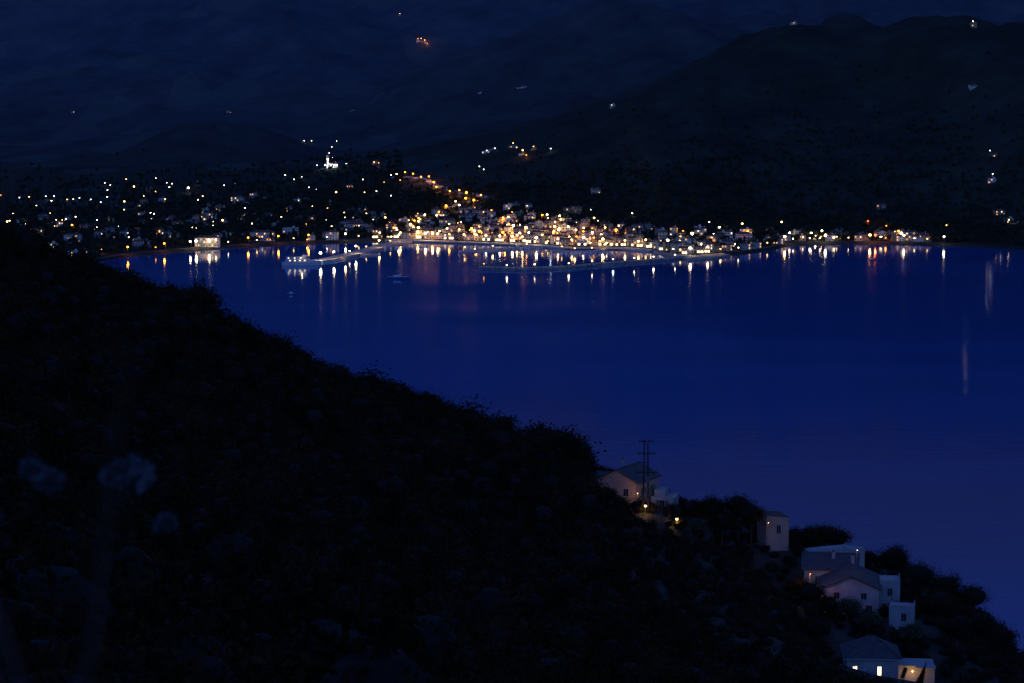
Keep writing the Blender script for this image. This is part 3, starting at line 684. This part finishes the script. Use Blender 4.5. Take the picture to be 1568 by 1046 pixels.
a=[(-4.3,-4.5,5.9),(4.3,-4.5,5.9),(4.3,4.5,5.9),(-4.3,4.5,5.9)]; r1=(-.6,0,8.3); r2=(.6,0,8.3)
for q in([a[0],a[1],r2,r1],[a[1],a[2],r2],[a[2],a[3],r1,r2],[a[3],a[0],r1]): mb.face(q,'roof_grey')
mb.box(0,0,5.8,8.62,9.02,.16,'frame')
for (p,q) in((a[0],r1),(a[1],r2),(r1,r2)):
    mb.tube((p[0],p[1],p[2]+.05),(q[0],q[1],q[2]+.05),.12,.12,'roof_grey',6)
mb.obj('roof',parent=E,loc=(0,3.5,0))
mb=MB(); window(mb,-2.6,3.9,-.5,w=.6,h=1.5,glass='win_white',shut=False); window(mb,1.0,3.9,-.5,w=.55,h=1.5,glass='win_white',shut=False); mb.obj('lit_windows',parent=E)
Fh=empty('terrace_annex',(hF.x,hF.y,hF.z),math.radians(-6))
mb=MB(); walls(mb,5.6,5,4.6,'wall_cream'); mb.obj('walls',parent=Fh,loc=(0,3,0))
mb=MB()
for i in range(9): mb.box(-1.3,.42,1.9+i*.28,2.6,.08,.16,'wall_white')
mb.box(1.4,0,4.75,2.9,1.8,.12,'frame'); mb.box(-1.5,.3,4.75,2.6,.6,.12,'frame'); mb.tube((2.6,-.7,0),(2.6,-.7,4.7),.07,.07,'frame')
mb.obj('shutters_and_awning',parent=Fh)
mb=MB(); mb.ball((-.6,-.9,4.2),.1,'bulb_y'); mb.obj('wall_lamp',parent=Fh); point(Fh,(-.6,-1.2,3.9),'y',60,.1)
lane=[at(u,v,y) for u,v,y in[(1225,842,428),(1258,838,430),(1292,838,432),(1318,846,430)]]
mb=ribbon('l',lane,3.2,.0,'concrete',th=4,sub=4,zf=lambda x,y: at(1270,840,430).z); mb.obj('village_lane')
def glow(name,p,c,power,H=4.5,r=.14):
    mb=MB(); mb.tube((0,0,-H),(0,0,0),.06,.05,'metal',6); mb.tube((0,0,0),(0,-.7,.2),.04,.04,'metal',6); mb.box(0,-.8,.22,.25,.5,.1,'metal'); mb.ball((0,-.8,.08),r,'bulb_'+c,8,6)
    o=mb.obj(name,p); point(o,(0,-.9,-.25),c,power,.12); return o
glow('street_lamp',at(988,774,424),'y',90,3,.2)
glow('street_lamp',at(976,755,432),'y',100,4,.05)
glow('street_lamp',at(1036,794,424),'y',110,3,.2)
glow('street_lamp',at(1176,800,422),'y',35,4,.05)
glow('street_lamp',at(1240,878,397),'o',260,4,.05)
glow('street_lamp',at(1312,842,404),'w',22,3,.05)
glow('street_lamp',at(1300,955,385),'y',12,3,.05)
U=empty('utility_pole',pole)
mb=MB()
for dx in(-.55,.45): mb.tube((dx,0,-2),(dx*.6,0,13.1 if dx<0 else 12.4),.17,.11,'wood',8)
for z,w in((12.8,2.6),(10.6,3.2),(7.2,3.8)): mb.box(0,-.18,z,w,.14,.16,'wood')
mb.box(0,-.05,9,1.1,.12,.14,'wood'); mb.tube((-.45,-.2,7.2),(-1.5,-.2,8.6),.03,.03,'metal',5)
mb.obj('poles_and_crossarms',parent=U)
mb=MB()
for z,w in((12.8,2.6),(10.6,3.2),(7.2,3.8)):
    for t in(-.46,-.2,.2,.46): mb.tube((t*w,-.18,z+.06),(t*w,-.18,z+.34),.07,.09,'wood',6)
mb.box(.2,-.5,5.9,.7,.5,1,'metal')
mb.obj('insulators',parent=U)
mb=MB()
def wire(a,b,sag):
    a=Vector(a);b=Vector(b);pr=a
    for i in range(1,15):
        t=i/14; p=a.lerp(b,t); p.z-=sag*4*t*(1-t); mb.tube(pr,p,.009,.009,'metal',4); pr=p
for t in(-1.2,1.2): wire((t,-.18,10.9),(38+t,25,-2),1.5); wire((t,-.18,10.9),(-60+t,75,-4),2)
mb.obj('wires',parent=U)
def tree(name,u,v,y,R,mat,seed,H=.9,n=60,lf=.09):
    p=at(u,v,y); g=near_h(p.x,p.y); h=max(p.z-g,R*1.1)
    me=crown_mesh(name,n,55,R,R*H,lf*R**.3,seed,mat,zc=h,trunk=h-.4*R,core=True,spread=.2)
    o=D2.objects.new(name,me); scene.collection.objects.link(o); o.location=(p.x,p.y,g)
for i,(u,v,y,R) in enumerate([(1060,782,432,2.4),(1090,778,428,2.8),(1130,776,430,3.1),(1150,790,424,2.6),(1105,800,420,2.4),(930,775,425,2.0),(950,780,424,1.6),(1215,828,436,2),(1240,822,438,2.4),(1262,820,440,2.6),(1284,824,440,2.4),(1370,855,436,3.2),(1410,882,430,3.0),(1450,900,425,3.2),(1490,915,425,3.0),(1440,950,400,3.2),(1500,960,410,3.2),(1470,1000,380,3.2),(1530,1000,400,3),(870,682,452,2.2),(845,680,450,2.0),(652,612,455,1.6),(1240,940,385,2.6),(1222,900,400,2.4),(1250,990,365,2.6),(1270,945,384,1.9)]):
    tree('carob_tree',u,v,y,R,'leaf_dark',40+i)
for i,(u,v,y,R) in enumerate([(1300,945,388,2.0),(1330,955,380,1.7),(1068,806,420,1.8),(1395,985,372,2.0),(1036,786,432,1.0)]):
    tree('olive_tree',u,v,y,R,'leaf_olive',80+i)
def close_shrub(name,u,v,y,R,seed,mat='leaf_pale'):
    p=at(u,v,y); g=near_h(p.x,p.y)
    me=crown_mesh(name,22,20,R,R*.9,.035,seed,mat,zc=p.z-g,trunk=p.z-g-.2*R,core=False,spread=.22,tr=.03)
    o=D2.objects.new(name,me); scene.collection.objects.link(o); o.location=(p.x,p.y,g)
close_shrub('flowering_shrub',195,730,11,.10,201)
close_shrub('flowering_shrub',76,738,11,.05,202); close_shrub('flowering_shrub',48,722,11.4,.045,203); close_shrub('flowering_shrub',252,803,12,.035,204)
M['twig']=pmat('dry_twig',(.2,.13,.1),(.12,.08,.065),5,rough=.9)
mb=MB(); rr=random.Random(9)
def branch(p,d,L,r,dep):
    n=4; q=p
    for i in range(n):
        d=(d+Vector((rr.uniform(-.12,.12),rr.uniform(-.12,.12),rr.uniform(-.05,.12)))).normalized()
        e=q+d*L/n; mb.tube(q,e,r*(1-i*.18),r*(1-(i+1)*.18),'twig',6); q=e
        if dep>0 and i>0:
            branch(q,(d+Vector((rr.uniform(-.5,.5),rr.uniform(-.3,.3),.2))).normalized(),L*.4,r*.5,dep-1)
gx,gy=-.64,3.3; gz=near_h(gx,gy)
for i in range(6): branch(Vector((rr.uniform(-.08,.08),rr.uniform(-.1,.1),-.1)),Vector((rr.uniform(-.05,.06),rr.uniform(-.05,.05),1)).normalized(),(199.40-gz)*rr.uniform(.8,.96),.011,1)
mb.obj('dry_shrub',(gx,gy,gz))
# ------------------------------------------------------------------ sky, sun, camera
w=D2.worlds.new('World'); scene.world=w; w.use_nodes=True; nt=w.node_tree
sky=nt.nodes.new('ShaderNodeTexSky'); sky.sky_type='NISHITA'; sky.sun_disc=False
sky.sun_elevation=math.radians(-3.5); sky.sun_rotation=math.radians(200); sky.altitude=200
mx=nt.nodes.new('ShaderNodeMix'); mx.data_type='RGBA'; mx.blend_type='MULTIPLY'; mx.inputs['Factor'].default_value=1; mx.inputs['B'].default_value=(.12,.30,.95,1)
nt.links.new(sky.outputs['Color'],mx.inputs['A']); nt.links.new(mx.outputs['Result'],nt.nodes['Background'].inputs['Color'])
nt.nodes['Background'].inputs['Strength'].default_value=8.5
sl=D2.lights.new('sun','SUN'); sl.energy=.02; sl.angle=math.radians(20); sl.color=(.6,.6,1); so=D2.objects.new('sun',sl); scene.collection.objects.link(so); so.rotation_euler=(math.radians(60),0,math.radians(-20))
cd=D2.cameras.new('camera'); cd.lens=36/(2*784/F); cd.sensor_width=36; cd.clip_start=.2; cd.clip_end=20000
cd.dof.use_dof=True; cd.dof.focus_distance=2400; cd.dof.aperture_fstop=2.8
co=D2.objects.new('camera',cd); scene.collection.objects.link(co); co.location=(0,0,CAMH); co.rotation_euler=(math.pi/2-P,0,0); scene.camera=co
print('houses',cnt,c2,c3,'objs',len(scene.objects),'lights',sum(o.type=='LIGHT' for o in scene.objects))
